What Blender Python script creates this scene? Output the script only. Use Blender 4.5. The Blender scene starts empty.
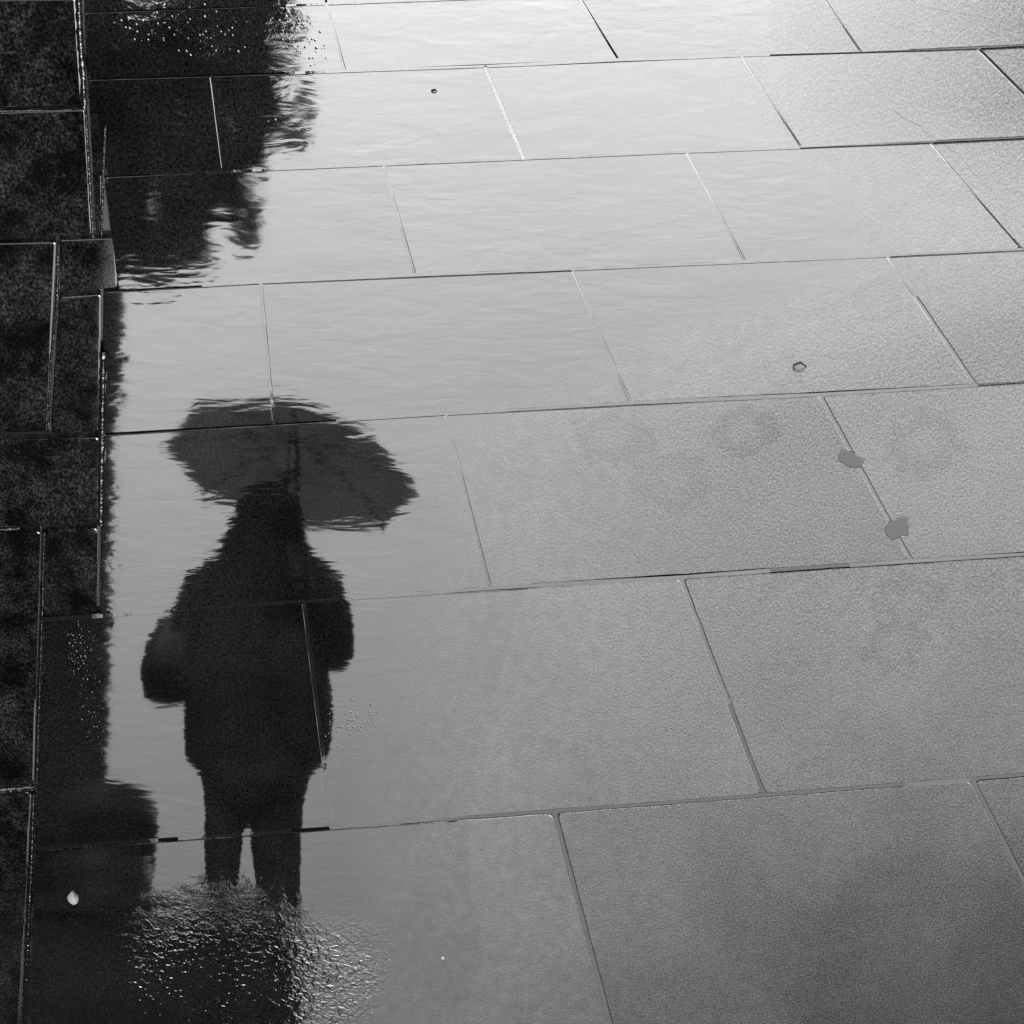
# A wet pavement after rain.  The photograph is hung upside down (the reflected
# person stands upright in it), so the camera itself is held upside down here:
# the top of the picture is the ground nearest to the camera, and the person,
# the tree and the buildings stand beyond the bottom edge of the frame and are
# seen only in the water.
import bpy, bmesh, math, random
from mathutils import Vector, Matrix, noise as mnoise

random.seed(7)
scene = bpy.context.scene
col = scene.collection
R = math.radians

# ------------------------------------------------------------------ camera
H = 5.85
PITCH = R(27)
LENS = 200.0
F = LENS / 36 * 1024
cp, sp = math.cos(PITCH), math.sin(PITCH)
DV, RV, UV = Vector((0, cp, -sp)), Vector((1, 0, 0)), Vector((0, sp, cp))


def ray(x, y):
    return DV + RV * ((512 - x) / F) + UV * ((y - 512) / F)


def G(x, y, z=0.0):                       # point of the ground seen at a pixel
    d = ray(x, y)
    t = (z - H) / d.z
    return Vector((d.x * t, d.y * t, z))


def M(x, y, Y):                           # real point (height up) mirrored at a pixel, at distance Y
    d = ray(x, y)
    t = Y / d.y
    return Vector((d.x * t, Y, -(H + d.z * t)))


cam_d = bpy.data.cameras.new('camera')
cam = bpy.data.objects.new('camera', cam_d)
col.objects.link(cam)
rot = Matrix((-RV, -UV, -DV)).transposed()
cam.matrix_world = Matrix.Translation((0, 0, H)) @ rot.to_4x4()
cam_d.lens = LENS
cam_d.sensor_width = 36
cam_d.clip_start = 0.1
cam_d.clip_end = 2000
scene.camera = cam

# ------------------------------------------------------------------ tagging and mesh helpers


def tag(o, label=None, cat=None, group=None, kind=None):
    if label: o['label'] = label
    if cat: o['category'] = cat
    if group: o['group'] = group
    if kind: o['kind'] = kind
    return o


def empty(name, loc=(0, 0, 0), rz=0):
    o = bpy.data.objects.new(name, None)
    o.location = loc
    o.rotation_euler = (0, 0, rz)
    o.empty_display_size = 0.2
    col.objects.link(o)
    return o


def obj(name, bm, mat, parent=None, smooth=False):
    me = bpy.data.meshes.new(name)
    bmesh.ops.recalc_face_normals(bm, faces=bm.faces)
    bm.to_mesh(me)
    bm.free()
    if mat: me.materials.append(mat)
    if smooth:
        for p in me.polygons: p.use_smooth = True
    o = bpy.data.objects.new(name, me)
    col.objects.link(o)
    if parent: o.parent = parent
    return o


def add_box(bm, lo, hi, bevel=0.0):
    v = [bm.verts.new((x, y, z)) for x in (lo[0], hi[0]) for y in (lo[1], hi[1]) for z in (lo[2], hi[2])]
    fs = [(0, 1, 3, 2), (4, 6, 7, 5), (0, 4, 5, 1), (2, 3, 7, 6), (0, 2, 6, 4), (1, 5, 7, 3)]
    faces = [bm.faces.new([v[i] for i in f]) for f in fs]
    if bevel:
        es = list({e for f in faces for e in f.edges})
        bmesh.ops.bevel(bm, geom=es, offset=bevel, segments=2, affect='EDGES', profile=0.5)


def add_tube(bm, pts, radii, n=10, cap=True, squash=None):
    """A tube through pts with a radius per point."""
    rings = []
    pts = [Vector(p) for p in pts]
    up = None
    for i, p in enumerate(pts):
        a = pts[max(i - 1, 0)]
        b = pts[min(i + 1, len(pts) - 1)]
        t = (b - a).normalized()
        if up is None:
            up = t.orthogonal().normalized()
        s = (up - t * up.dot(t)).normalized()
        up = s
        q = t.cross(s)
        r = radii[i] if isinstance(radii, (list, tuple)) else radii
        rings.append([bm.verts.new(p + s * (r * math.cos(2 * math.pi * k / n)) + q * (r * math.sin(2 * math.pi * k / n)))
                      for k in range(n)])
    for a, b in zip(rings, rings[1:]):
        for k in range(n):
            bm.faces.new((a[k], a[(k + 1) % n], b[(k + 1) % n], b[k]))
    if cap:
        bm.faces.new(rings[0][::-1])
        bm.faces.new(rings[-1])


def add_loft(bm, rings, n=24, cap=True, power=2.0, wob=0.0):
    """Horizontal super-ellipse rings (cx, cy, z, rx, ry)."""
    vs = []
    for j, (cx, cy, z, rx, ry) in enumerate(rings):
        row = []
        for k in range(n):
            a = 2 * math.pi * k / n
            c, s = math.cos(a), math.sin(a)
            x = math.copysign(abs(c) ** (2 / power), c)
            y = math.copysign(abs(s) ** (2 / power), s)
            w = 1 + wob * mnoise.noise(Vector((math.cos(a) * 3, math.sin(a) * 3, z * 4 + 7)))
            row.append(bm.verts.new((cx + rx * x * w, cy + ry * y * w, z)))
        vs.append(row)
    for a, b in zip(vs, vs[1:]):
        for k in range(n):
            bm.faces.new((a[k], a[(k + 1) % n], b[(k + 1) % n], b[k]))
    if cap:
        bm.faces.new(vs[0][::-1])
        bm.faces.new(vs[-1])


# ------------------------------------------------------------------ node helpers


class NT:
    def __init__(self, mat):
        self.t = mat.node_tree
        self.n = self.t.nodes
        self.l = self.t.links

    def node(self, typ, **kw):
        n = self.n.new(typ)
        for k, v in kw.items(): setattr(n, k, v)
        return n

    def put(self, sock, v):
        if isinstance(v, bpy.types.NodeSocket): self.l.new(v, sock)
        else: sock.default_value = v

    def math(self, op, a, b=0.0, c=None, clamp=False):
        n = self.node('ShaderNodeMath', operation=op, use_clamp=clamp)
        self.put(n.inputs[0], a)
        self.put(n.inputs[1], b)
        if c is not None: self.put(n.inputs[2], c)
        return n.outputs[0]

    def noise(self, vec, scale, detail=3, rough=0.55, dist=0.0):
        n = self.node('ShaderNodeTexNoise')
        self.l.new(vec, n.inputs['Vector'])
        n.inputs['Scale'].default_value = scale
        n.inputs['Detail'].default_value = detail
        n.inputs['Roughness'].default_value = rough
        n.inputs['Distortion'].default_value = dist
        return n.outputs['Fac']

    def voro(self, vec, scale, feature='F1', out='Distance'):
        n = self.node('ShaderNodeTexVoronoi', feature=feature)
        self.l.new(vec, n.inputs['Vector'])
        n.inputs['Scale'].default_value = scale
        return n.outputs[out]

    def smap(self, v, a, b, lo=0.0, hi=1.0, smooth=True):
        n = self.node('ShaderNodeMapRange', interpolation_type='SMOOTHSTEP' if smooth else 'LINEAR')
        n.clamp = True
        self.put(n.inputs['Value'], v)
        self.put(n.inputs['From Min'], a)
        self.put(n.inputs['From Max'], b)
        self.put(n.inputs['To Min'], lo)
        self.put(n.inputs['To Max'], hi)
        return n.outputs['Result']

    def pos(self, sx=1.0, sy=1.0, sz=1.0):
        g = self.node('ShaderNodeNewGeometry')
        m = self.node('ShaderNodeMapping')
        self.l.new(g.outputs['Position'], m.inputs['Vector'])
        m.inputs['Scale'].default_value = (sx, sy, sz)
        return m.outputs['Vector']

    def xyz(self):
        g = self.node('ShaderNodeNewGeometry')
        s = self.node('ShaderNodeSeparateXYZ')
        self.l.new(g.outputs['Position'], s.inputs[0])
        return s.outputs

    def grey(self, v):
        n = self.node('ShaderNodeCombineColor')
        for i in range(3): self.put(n.inputs[i], v)
        return n.outputs[0]

    def bump(self, h, dist, strength=1.0, normal=None):
        n = self.node('ShaderNodeBump')
        n.inputs['Strength'].default_value = strength
        n.inputs['Distance'].default_value = dist
        self.l.new(h, n.inputs['Height'])
        if normal: self.l.new(normal, n.inputs['Normal'])
        return n.outputs['Normal']

    def zone(self, X, Y, px, py, rx, ry):
        """1 at the ground point of a spot, falling to 0 at its rim; rx, ry in metres on the ground."""
        c = G(px, py)
        a = self.math('DIVIDE', self.math('SUBTRACT', X, c.x), rx)
        b = self.math('DIVIDE', self.math('SUBTRACT', Y, c.y), ry)
        d = self.math('SQRT', self.math('ADD', self.math('MULTIPLY', a, a), self.math('MULTIPLY', b, b)))
        return d


def newmat(name):
    m = bpy.data.materials.new(name)
    m.use_nodes = True
    for n in list(m.node_tree.nodes): m.node_tree.nodes.remove(n)
    nt = NT(m)
    out = nt.node('ShaderNodeOutputMaterial')
    return m, nt, out


def principled(nt, base, rough, ior=1.5, normal=None, spec=0.5):
    b = nt.node('ShaderNodeBsdfPrincipled')
    if isinstance(base, (int, float)): b.inputs['Base Color'].default_value = (base, base, base, 1)
    else: nt.l.new(base, b.inputs['Base Color'])
    nt.put(b.inputs['Roughness'], rough)
    nt.put(b.inputs['IOR'], ior)
    b.inputs['Specular IOR Level'].default_value = spec
    if normal: nt.l.new(normal, b.inputs['Normal'])
    return b


def simple(name, g, rough=0.6, var=0.3, scale=6.0, bump=0.0, ior=1.5):
    m, nt, out = newmat(name)
    tc = nt.node('ShaderNodeTexCoord').outputs['Object']
    n = nt.noise(tc, scale, 5)
    c = nt.grey(nt.smap(n, 0.3, 0.7, g * (1 - var), g * (1 + var), False))
    nrm = nt.bump(nt.noise(tc, scale * 6, 3), bump) if bump else None
    b = principled(nt, c, rough, ior, nrm)
    nt.l.new(b.outputs[0], out.inputs['Surface'])
    return m


WET_IOR = 1.95

# right-hand limit of the smooth water, pixel -> ground, used as X(Y)
LIMIT = [(820, -60), (800, 0), (790, 60), (770, 110), (835, 150), (872, 195), (900, 245), (840, 285), (700, 330),
         (600, 380), (490, 430), (470, 500), (455, 570), (430, 640), (408, 700), (398, 745), (392, 800), (388, 860), (392, 900), (405, 950),
         (385, 1000), (365, 1060)]
LIM = [G(x, y) for x, y in LIMIT]
Y0, Y1 = LIM[0].y, LIM[-1].y
X0, X1 = -2.0, 1.4


def limit_socket(nt, Y):
    t = nt.math('DIVIDE', nt.math('SUBTRACT', Y, Y0), Y1 - Y0, clamp=True)
    fc = nt.node('ShaderNodeFloatCurve')
    nt.l.new(t, fc.inputs['Value'])
    cu = fc.mapping.curves[0]
    pts = [((p.y - Y0) / (Y1 - Y0), (p.x - X0) / (X1 - X0)) for p in LIM]
    cu.points[0].location = pts[0]
    cu.points[1].location = pts[-1]
    for p in pts[1:-1]: cu.points.new(*p)
    fc.mapping.update()
    return nt.math('MULTIPLY_ADD', fc.outputs[0], X1 - X0, X0)


STAINS = [(672, 482, .085, .155), (612, 437, .085, .13), (745, 432, .075, .12), (925, 443, .085, .15), (550, 772, .105, .19),
          (895, 645, .08, .15), (905, 598, .09, .12), (682, 184, .045, .05), (545, 250, .06, .08), (880, 300, .06, .1),
          (505, 490, .07, .11), (780, 372, .05, .08), (560, 365, .05, .09)]


def stone_base(nt):
    """Colour, grain height and blotches of the granite flags, shared by the flags and the water lying on them."""
    p = nt.pos(1, 0.42, 1)
    info = nt.node('ShaderNodeObjectInfo').outputs['Random']
    fine = nt.noise(p, 170, 3, 0.7)
    mid = nt.noise(p, 34, 5, 0.65)
    big = nt.noise(p, 3.2, 6, 0.62)
    spk = nt.voro(p, 150)
    return p, info, fine, mid, big, spk


LA, LB = G(103, 0), G(103, 1024)


def slab_closure(nt):
    p, info, fine, mid, big, spk = stone_base(nt)
    X, Y, _ = nt.xyz()
    # stains: ring-shaped old marks
    ring = None
    for i, (px, py, rx, ry) in enumerate(STAINS):
        d = nt.zone(X, Y, px, py, rx, ry)
        d = nt.math('ADD', d, nt.math('MULTIPLY', nt.math('SUBTRACT', mid, 0.5), 1.9))
        r = nt.math('MULTIPLY', nt.smap(d, 0.25, 0.75), nt.smap(d, 0.8, 1.15, 1, 0))
        r = nt.math('MULTIPLY', r, 0.55 + 0.45 * ((i * 37) % 10) / 10)
        ring = r if ring is None else nt.math('MAXIMUM', ring, r)
    # base colour: dark wet stone with pale crystals
    v = nt.smap(fine, 0.3, 0.72, 0.005, 0.022, False)
    v = nt.math('MULTIPLY', v, nt.smap(big, 0.3, 0.7, 0.75, 1.25))
    v = nt.math('MULTIPLY', v, nt.math('MULTIPLY_ADD', info, 0.4, 0.8))
    v = nt.math('ADD', v, nt.smap(nt.voro(p, 75), 0.09, 0.03, 0, 0.04))
    # how wet: smoother towards the water, rougher to the right
    lim = limit_socket(nt, Y)
    far = nt.math('SUBTRACT', lim, X)
    wet = nt.smap(nt.math('ADD', far, nt.math('MULTIPLY', nt.math('SUBTRACT', big, 0.5), 0.7)), -0.15, 0.75)
    rough = nt.math('MULTIPLY_ADD', wet, 0.12, 0.13)
    left = nt.smap(nt.math('SUBTRACT', X, nt.math('MULTIPLY_ADD', Y, (LB.x - LA.x) / (LB.y - LA.y), LA.x - LA.y * (LB.x - LA.x) / (LB.y - LA.y))), -0.03, 0.03)                  # the flags at the building side hold a thin film
    rough = nt.math('MULTIPLY', rough, nt.math('MULTIPLY_ADD', left, -0.72, 1.0))
    rough = nt.math('ADD', rough, nt.math('MULTIPLY', nt.math('SUBTRACT', mid, 0.5), 0.16))
    rough = nt.math('ADD', rough, nt.math('MULTIPLY', ring, 0.03), clamp=True)
    v = nt.math('MULTIPLY', v, nt.math('MULTIPLY_ADD', ring, -0.3, 1.0))
    h = nt.math('ADD', nt.math('MULTIPLY', fine, 0.7), nt.math('MULTIPLY', mid, 0.12))
    h = nt.math('ADD', h, nt.math('MULTIPLY', spk, -0.25))
    amp = nt.math('MULTIPLY', nt.math('MULTIPLY_ADD', wet, 0.8, 0.25), nt.math('MULTIPLY_ADD', left, -0.8, 1.0))
    scuff = nt.math('MULTIPLY', nt.smap(nt.noise(nt.pos(1, .5, 1), 8.5, 8, .78), .40, .66, .25, 3.4), nt.smap(fine, .38, .66, .35, 1.9))
    mixs = nt.math('MULTIPLY_ADD', left, nt.math('SUBTRACT', scuff, 1.0), 1.0)
    v = nt.math('MULTIPLY', v, mixs)
    nrm = nt.bump(nt.math('MULTIPLY', h, amp), 0.00045)
    spec = nt.math('MULTIPLY_ADD', ring, -0.11, nt.math('MULTIPLY_ADD', wet, -0.35, 1.9))
    grain = nt.noise(nt.pos(1, 0.46, 1), 230, 2, 0.8)
    spec = nt.math('ADD', spec, nt.math('MULTIPLY', nt.math('SUBTRACT', grain, 0.5), nt.math('MULTIPLY_ADD', wet, 0.85, 0.35)))
    spec = nt.math('ADD', spec, nt.math('MULTIPLY', nt.math('SUBTRACT', big, 0.5), 0.22))
    spec = nt.math('ADD', spec, nt.math('MULTIPLY', nt.math('SUBTRACT', info, 0.5), 0.10))
    # darker corner falloff put into the gloss, at bottom right and top right
    corner_fall = None
    for (px, py, rx, ry, k) in CORNER_FALL:
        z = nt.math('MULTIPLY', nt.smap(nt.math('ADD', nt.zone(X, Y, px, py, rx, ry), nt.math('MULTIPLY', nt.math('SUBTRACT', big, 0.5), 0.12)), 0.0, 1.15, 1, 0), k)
        corner_fall = z if corner_fall is None else nt.math('MAXIMUM', corner_fall, z)
    spec = nt.math('MAXIMUM', nt.math('SUBTRACT', spec, corner_fall), 1.15)
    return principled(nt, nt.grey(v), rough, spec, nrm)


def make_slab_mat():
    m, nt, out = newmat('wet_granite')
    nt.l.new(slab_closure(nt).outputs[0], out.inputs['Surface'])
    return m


CORNER_FALL = [(1040, 1100, 1.9, 3.0, .40), (1040, 20, .75, .75, .19)]  # gloss cut that shades the two right-hand corners
SPLASH = [(232, 1012, .37, .90, 2.4), (300, 1000, .30, .62, 2.0), (350, 960, .16, .35, .8), (120, 985, .12, .5, .5),
          (200, 20, .25, .10, .10), (150, 35, .2, .10, .10)]
DOTS = [(300, 40, .075, .16, 1.0), (272, 120, .04, .05, .4), (352, 728, .09, .22, 1.0), (365, 965, .16, .42, .8), (85, 660, .05, .75, .7), (180, 25, .2, .14, .45), (215, 50, .12, .05, .5)]


def make_water_mat():
    m, nt, out = newmat('rain_water')
    p, info, fine, mid, big, spk = stone_base(nt)
    X, Y, _ = nt.xyz()
    v = nt.smap(fine, 0.35, 0.75, 0.002, 0.032, False)
    v = nt.math('MULTIPLY', v, nt.smap(big, 0.3, 0.7, 0.5, 1.5))
    v = nt.math('ADD', v, nt.smap(nt.voro(p, 60), 0.06, 0.02, 0, 0.06))
    lim = limit_socket(nt, Y)
    d = nt.math('SUBTRACT', X, lim)
    d = nt.math('ADD', d, nt.math('MULTIPLY', nt.math('SUBTRACT', big, 0.5), 0.35))
    d = nt.math('ADD', d, nt.math('MULTIPLY', nt.math('SUBTRACT', mid, 0.5), 0.16))
    d = nt.math('ADD', d, nt.math('MULTIPLY', nt.math('SUBTRACT', fine, 0.5), 0.30))
    mask = nt.smap(d, 0.0, 0.13)
    zsum = None
    for (px, py, rx, ry, k) in SPLASH:
        z = nt.math('MULTIPLY', nt.smap(nt.math('ADD', nt.zone(X, Y, px, py, rx, ry),
                                                nt.math('MULTIPLY', nt.math('SUBTRACT', mid, 0.5), 0.6)), 0.55, 1.05, 1, 0), k)
        zsum = z if zsum is None else nt.math('MAXIMUM', zsum, z)
    # gentle ripples drawn out across the view, and the choppy patches
    rip = nt.noise(nt.pos(13, 28, 1), 1.0, 2, 0.5, 0.7)
    calm = nt.smap(nt.noise(nt.pos(2.6, 2.0, 1), 1.0, 2, .5), .36, .62, .25, 1.35)
    rip = nt.math('MULTIPLY', rip, calm)
    swell = nt.noise(nt.pos(7.0, 11.0, 1), 1.0, 2, 0.5, 0.5)
    chop = nt.noise(nt.pos(48, 28, 1), 1.0, 1.5, 0.5, 1.2)
    drops = nt.smap(nt.voro(nt.pos(52, 24, 1), 1.0), 0.0, 0.38, 1, 0)
    h = nt.math('ADD', nt.math('MULTIPLY', rip, 0.00009), nt.math('MULTIPLY', swell, 0.00022))
    h = nt.math('ADD', h, nt.math('MULTIPLY', fine, 0.0000035))
    ch = nt.math('ADD', nt.math('MULTIPLY', chop, 0.0010), nt.math('MULTIPLY', drops, 0.0002))
    h = nt.math('ADD', h, nt.math('MULTIPLY', ch, zsum))
    dsum = None
    for (px, py, rx, ry, k) in DOTS:
        z = nt.math('MULTIPLY', nt.smap(nt.math('ADD', nt.zone(X, Y, px, py, rx, ry),
                                                nt.math('MULTIPLY', nt.math('SUBTRACT', mid, 0.5), 0.8)), 0.3, 1.0, 1, 0), k)
        dsum = z if dsum is None else nt.math('MAXIMUM', dsum, z)
    vd = nt.node('ShaderNodeTexVoronoi')
    nt.l.new(nt.pos(140, 70, 1), vd.inputs['Vector'])
    vd.inputs['Scale'].default_value = 1.0
    vs2 = nt.node('ShaderNodeSeparateColor')
    nt.l.new(vd.outputs['Color'], vs2.inputs[0])
    size = nt.math('MULTIPLY_ADD', vs2.outputs[1], 0.3, 0.12)
    dot = nt.math('MULTIPLY', nt.smap(vd.outputs['Distance'], 0.0, size, 1, 0), nt.math('GREATER_THAN', dsum, nt.math('MULTIPLY_ADD', vs2.outputs[0], 0.9, 0.12)))
    h = nt.math('ADD', h, nt.math('MULTIPLY', dot, 0.0009))
    nrm = nt.bump(nt.math('MULTIPLY', h, 1000.0), 0.001)
    b = principled(nt, nt.grey(v), 0.03, WET_IOR, nrm)
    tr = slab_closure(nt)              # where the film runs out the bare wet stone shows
    mx = nt.node('ShaderNodeMixShader')
    nt.l.new(mask, mx.inputs[0])
    nt.l.new(tr.outputs[0], mx.inputs[1])
    nt.l.new(b.outputs[0], mx.inputs[2])
    nt.l.new(mx.outputs[0], out.inputs['Surface'])
    return m


def make_bed_mat():
    m, nt, out = newmat('wet_mortar')
    p = nt.pos(1, 0.5, 1)
    v = nt.smap(nt.noise(p, 60, 4), 0.3, 0.7, 0.012, 0.05, False)
    r = nt.smap(nt.noise(p, 2.3, 3), 0.38, 0.62, 0.12, 0.6)
    nrm = nt.bump(nt.noise(p, 45, 3), 0.006)
    b = principled(nt, nt.grey(v), r, nt.smap(nt.noise(p, 2.3, 3), 0.38, 0.62, 1.7, 1.35), nrm)
    nt.l.new(b.outputs[0], out.inputs['Surface'])
    return m


def make_bead_mat():
    m, nt, out = newmat('joint_water')
    p = nt.pos(1, 1, 1)
    nrm = nt.bump(nt.noise(nt.pos(50, 34, 50), 1.0, 2), 0.0042)
    b = principled(nt, 0.012, 0.06, 1.6, nrm)
    nt.l.new(b.outputs[0], out.inputs['Surface'])
    return m


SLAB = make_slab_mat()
WATER = make_water_mat()
BED = make_bed_mat()
BEAD = make_bead_mat()

# ------------------------------------------------------------------ the paving
# the course joints as lines over the picture, read off the photograph and laid on the ground
J = [
    [(-600, 40), (85, 13), (256, 7.5), (330, 4), (470, -1), (1024, -22), (1600, -44)],
    [(-600, 104), (86, 80), (256, 75), (345, 71), (480, 67), (615, 60), (768, 55), (860, 53), (975, 49), (1024, 46), (1600, 22)],
    [(-600, 210), (105, 177), (256, 170), (380, 165), (523, 159), (690, 152), (768, 149), (930, 143), (1024, 138), (1600, 112)],
    [(-600, 330), (58, 294), (118, 291), (200, 286), (256, 283), (415, 275), (573, 269.5), (745, 262), (890, 256), (1024, 249.5), (1600, 222)],
    [(-600, 482), (110, 434), (170, 431), (256, 426), (335, 421), (445, 414), (512, 409.5), (630, 403), (768, 397), (820, 395), (975, 386), (1024, 383), (1600, 346)],
    [(-600, 668), (42, 620), (100, 616), (256, 605), (305, 601), (345, 598.5), (490, 588), (512, 586.5), (680, 578), (768, 571), (910, 561), (1024, 555), (1600, 515)],
    [(-600, 900), (33, 849), (115, 842), (165, 839), (300, 830), (330, 828.5), (512, 815), (555, 812), (760, 796), (970, 780), (1024, 775.5), (1600, 728)],
]


def jy(k, x):
    if k == -1: return jy(0, x) - 52
    if k == -2: return jy(0, x) - 98
    if k == 7: return jy(6, x) + 262
    if k == 8: return jy(6, x) + 590
    pts = J[k]
    for (xa, ya), (xb, yb) in zip(pts, pts[1:]):
        if x <= xb: return ya + (yb - ya) * (x - xa) / (xb - xa)
    return pts[-1][1]


def quad(k, l, r):
    """Corners of a flag in course k between cross joints l and r, each (x at the upper course joint, x at the lower)."""
    return [(l[0], jy(k, l[0])), (r[0], jy(k, r[0])), (r[1], jy(k + 1, r[1])), (l[1], jy(k + 1, l[1]))]


def half_gap(y):
    t = max(-0.3, min(1.3, y / 1024))
    return 0.75 + 1.55 * max(t, 0) ** 1.6


def inset_round(poly, seed, grow=0.0, rad=None, step=16.0, jit=0.35):
    """Inset a picture-space polygon by half the joint, round its corners, wobble its edge."""
    n = len(poly)
    cx = sum(p[0] for p in poly) / n
    cy = sum(p[1] for p in poly) / n
    area = sum(poly[i][0] * poly[(i + 1) % n][1] - poly[(i + 1) % n][0] * poly[i][1] for i in range(n))
    sgn = 1 if area > 0 else -1
    lines = []
    for i in range(n):
        a, b = poly[i], poly[(i + 1) % n]
        dx, dy = b[0] - a[0], b[1] - a[1]
        L = math.hypot(dx, dy)
        nx, ny = -dy / L * sgn, dx / L * sgn
        g = half_gap((a[1] + b[1]) / 2) + grow
        if abs(dy) > abs(dx): g *= 1.0
        lines.append((a[0] + nx * g, a[1] + ny * g, dx / L, dy / L))
    cor = []
    for i in range(n):
        x1, y1, dx1, dy1 = lines[i - 1]
        x2, y2, dx2, dy2 = lines[i]
        den = dx1 * dy2 - dy1 * dx2
        t = ((x2 - x1) * dy2 - (y2 - y1) * dx2) / den
        cor.append((x1 + dx1 * t, y1 + dy1 * t))
    pts = []
    for i in range(n):
        p, q, s = cor[i - 1], cor[i], cor[(i + 1) % n]
        lp = math.hypot(p[0] - q[0], p[1] - q[1])
        ls = math.hypot(s[0] - q[0], s[1] - q[1])
        r = rad if rad is not None else 2.0 + 5.0 * max(0, q[1]) / 1024
        r = min(r, lp * .2, ls * .2)
        a = (q[0] + (p[0] - q[0]) / lp * r, q[1] + (p[1] - q[1]) / lp * r)
        b = (q[0] + (s[0] - q[0]) / ls * r, q[1] + (s[1] - q[1]) / ls * r)
        for u in (0, .33, .67, 1):
            pts.append((a[0] * (1 - u) ** 2 + 2 * q[0] * u * (1 - u) + b[0] * u * u,
                        a[1] * (1 - u) ** 2 + 2 * q[1] * u * (1 - u) + b[1] * u * u))
        nxt = s
        r2 = min(rad if rad is not None else 2.0 + 5.0 * max(0, s[1]) / 1024, ls * .2)
        e = (s[0] + (q[0] - s[0]) / ls * r2, s[1] + (q[1] - s[1]) / ls * r2)
        m = int(ls / step)
        for j in range(1, m):
            u = j / m
            x, y = b[0] + (e[0] - b[0]) * u, b[1] + (e[1] - b[1]) * u
            jj = jit * (0.5 + 0.8 * max(0, min(1, y / 1024)))
            x += jj * 2 * mnoise.noise(Vector((x * .05, y * .05, seed)))
            y += jj * 2 * mnoise.noise(Vector((x * .05, y * .05, seed + 50)))
            pts.append((x, y))
    return pts


TILT = {}


def slab_mesh(bm, poly, seed, tilt=(0, 0), lift=0.0, thick=0.06):
    top = inset_round(poly, seed)
    ctr = G(sum(p[0] for p in poly) / len(poly), sum(p[1] for p in poly) / len(poly))

    def zz(v):
        return lift + (v.x - ctr.x) * tilt[0] + (v.y - ctr.y) * tilt[1]
    outer = [G(*p) for p in top]
    cen = sum(outer, Vector()) / len(outer)
    inner = []
    n = len(outer)
    for i in range(n):
        t = (outer[(i + 1) % n] - outer[i - 1])
        t.normalize()
        nn = Vector((-t.y, t.x, 0))
        if nn.dot(cen - outer[i]) < 0: nn = -nn
        inner.append(outer[i] + nn * 0.0035)
    a = [bm.verts.new((v.x, v.y, zz(v))) for v in inner]
    b = [bm.verts.new((v.x, v.y, zz(v) - 0.0007)) for v in outer]
    c = [bm.verts.new((v.x, v.y, zz(v) - thick)) for v in outer]
    bm.faces.new(a)
    for i in range(n):
        j = (i + 1) % n
        bm.faces.new((a[i], a[j], b[j], b[i]))
        bm.faces.new((b[i], b[j], c[j], c[i]))
    bm.faces.new(c[::-1])


# cross joints of each course: (x at the upper joint, x at the lower joint)
C0 = [(82, 84), (322, 326), (560, 572), (806, 824), (1060, 1090)]
C1 = [(84, 86), (327, 345), (579, 618), (817, 861), (1056, 1108)]
C2 = [(87, 93), (211, 223), (485, 524), (742, 801), (978, 1066), (1200, 1310)]
C3 = [(103, 118), (384, 415), (687, 745), (931, 1021), (1190, 1310)]
C4 = [(103, 101), (261, 274), (573, 630), (888, 976), (1200, 1310)]
C5 = [(101, 99), (446, 490), (820, 911), (1190, 1310)]
C6 = [(41, 33), (304, 332), (681, 764), (1050, 1190)]
C7 = [(33, 18), (554, 622), (972, 1100), (1400, 1560)]

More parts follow.
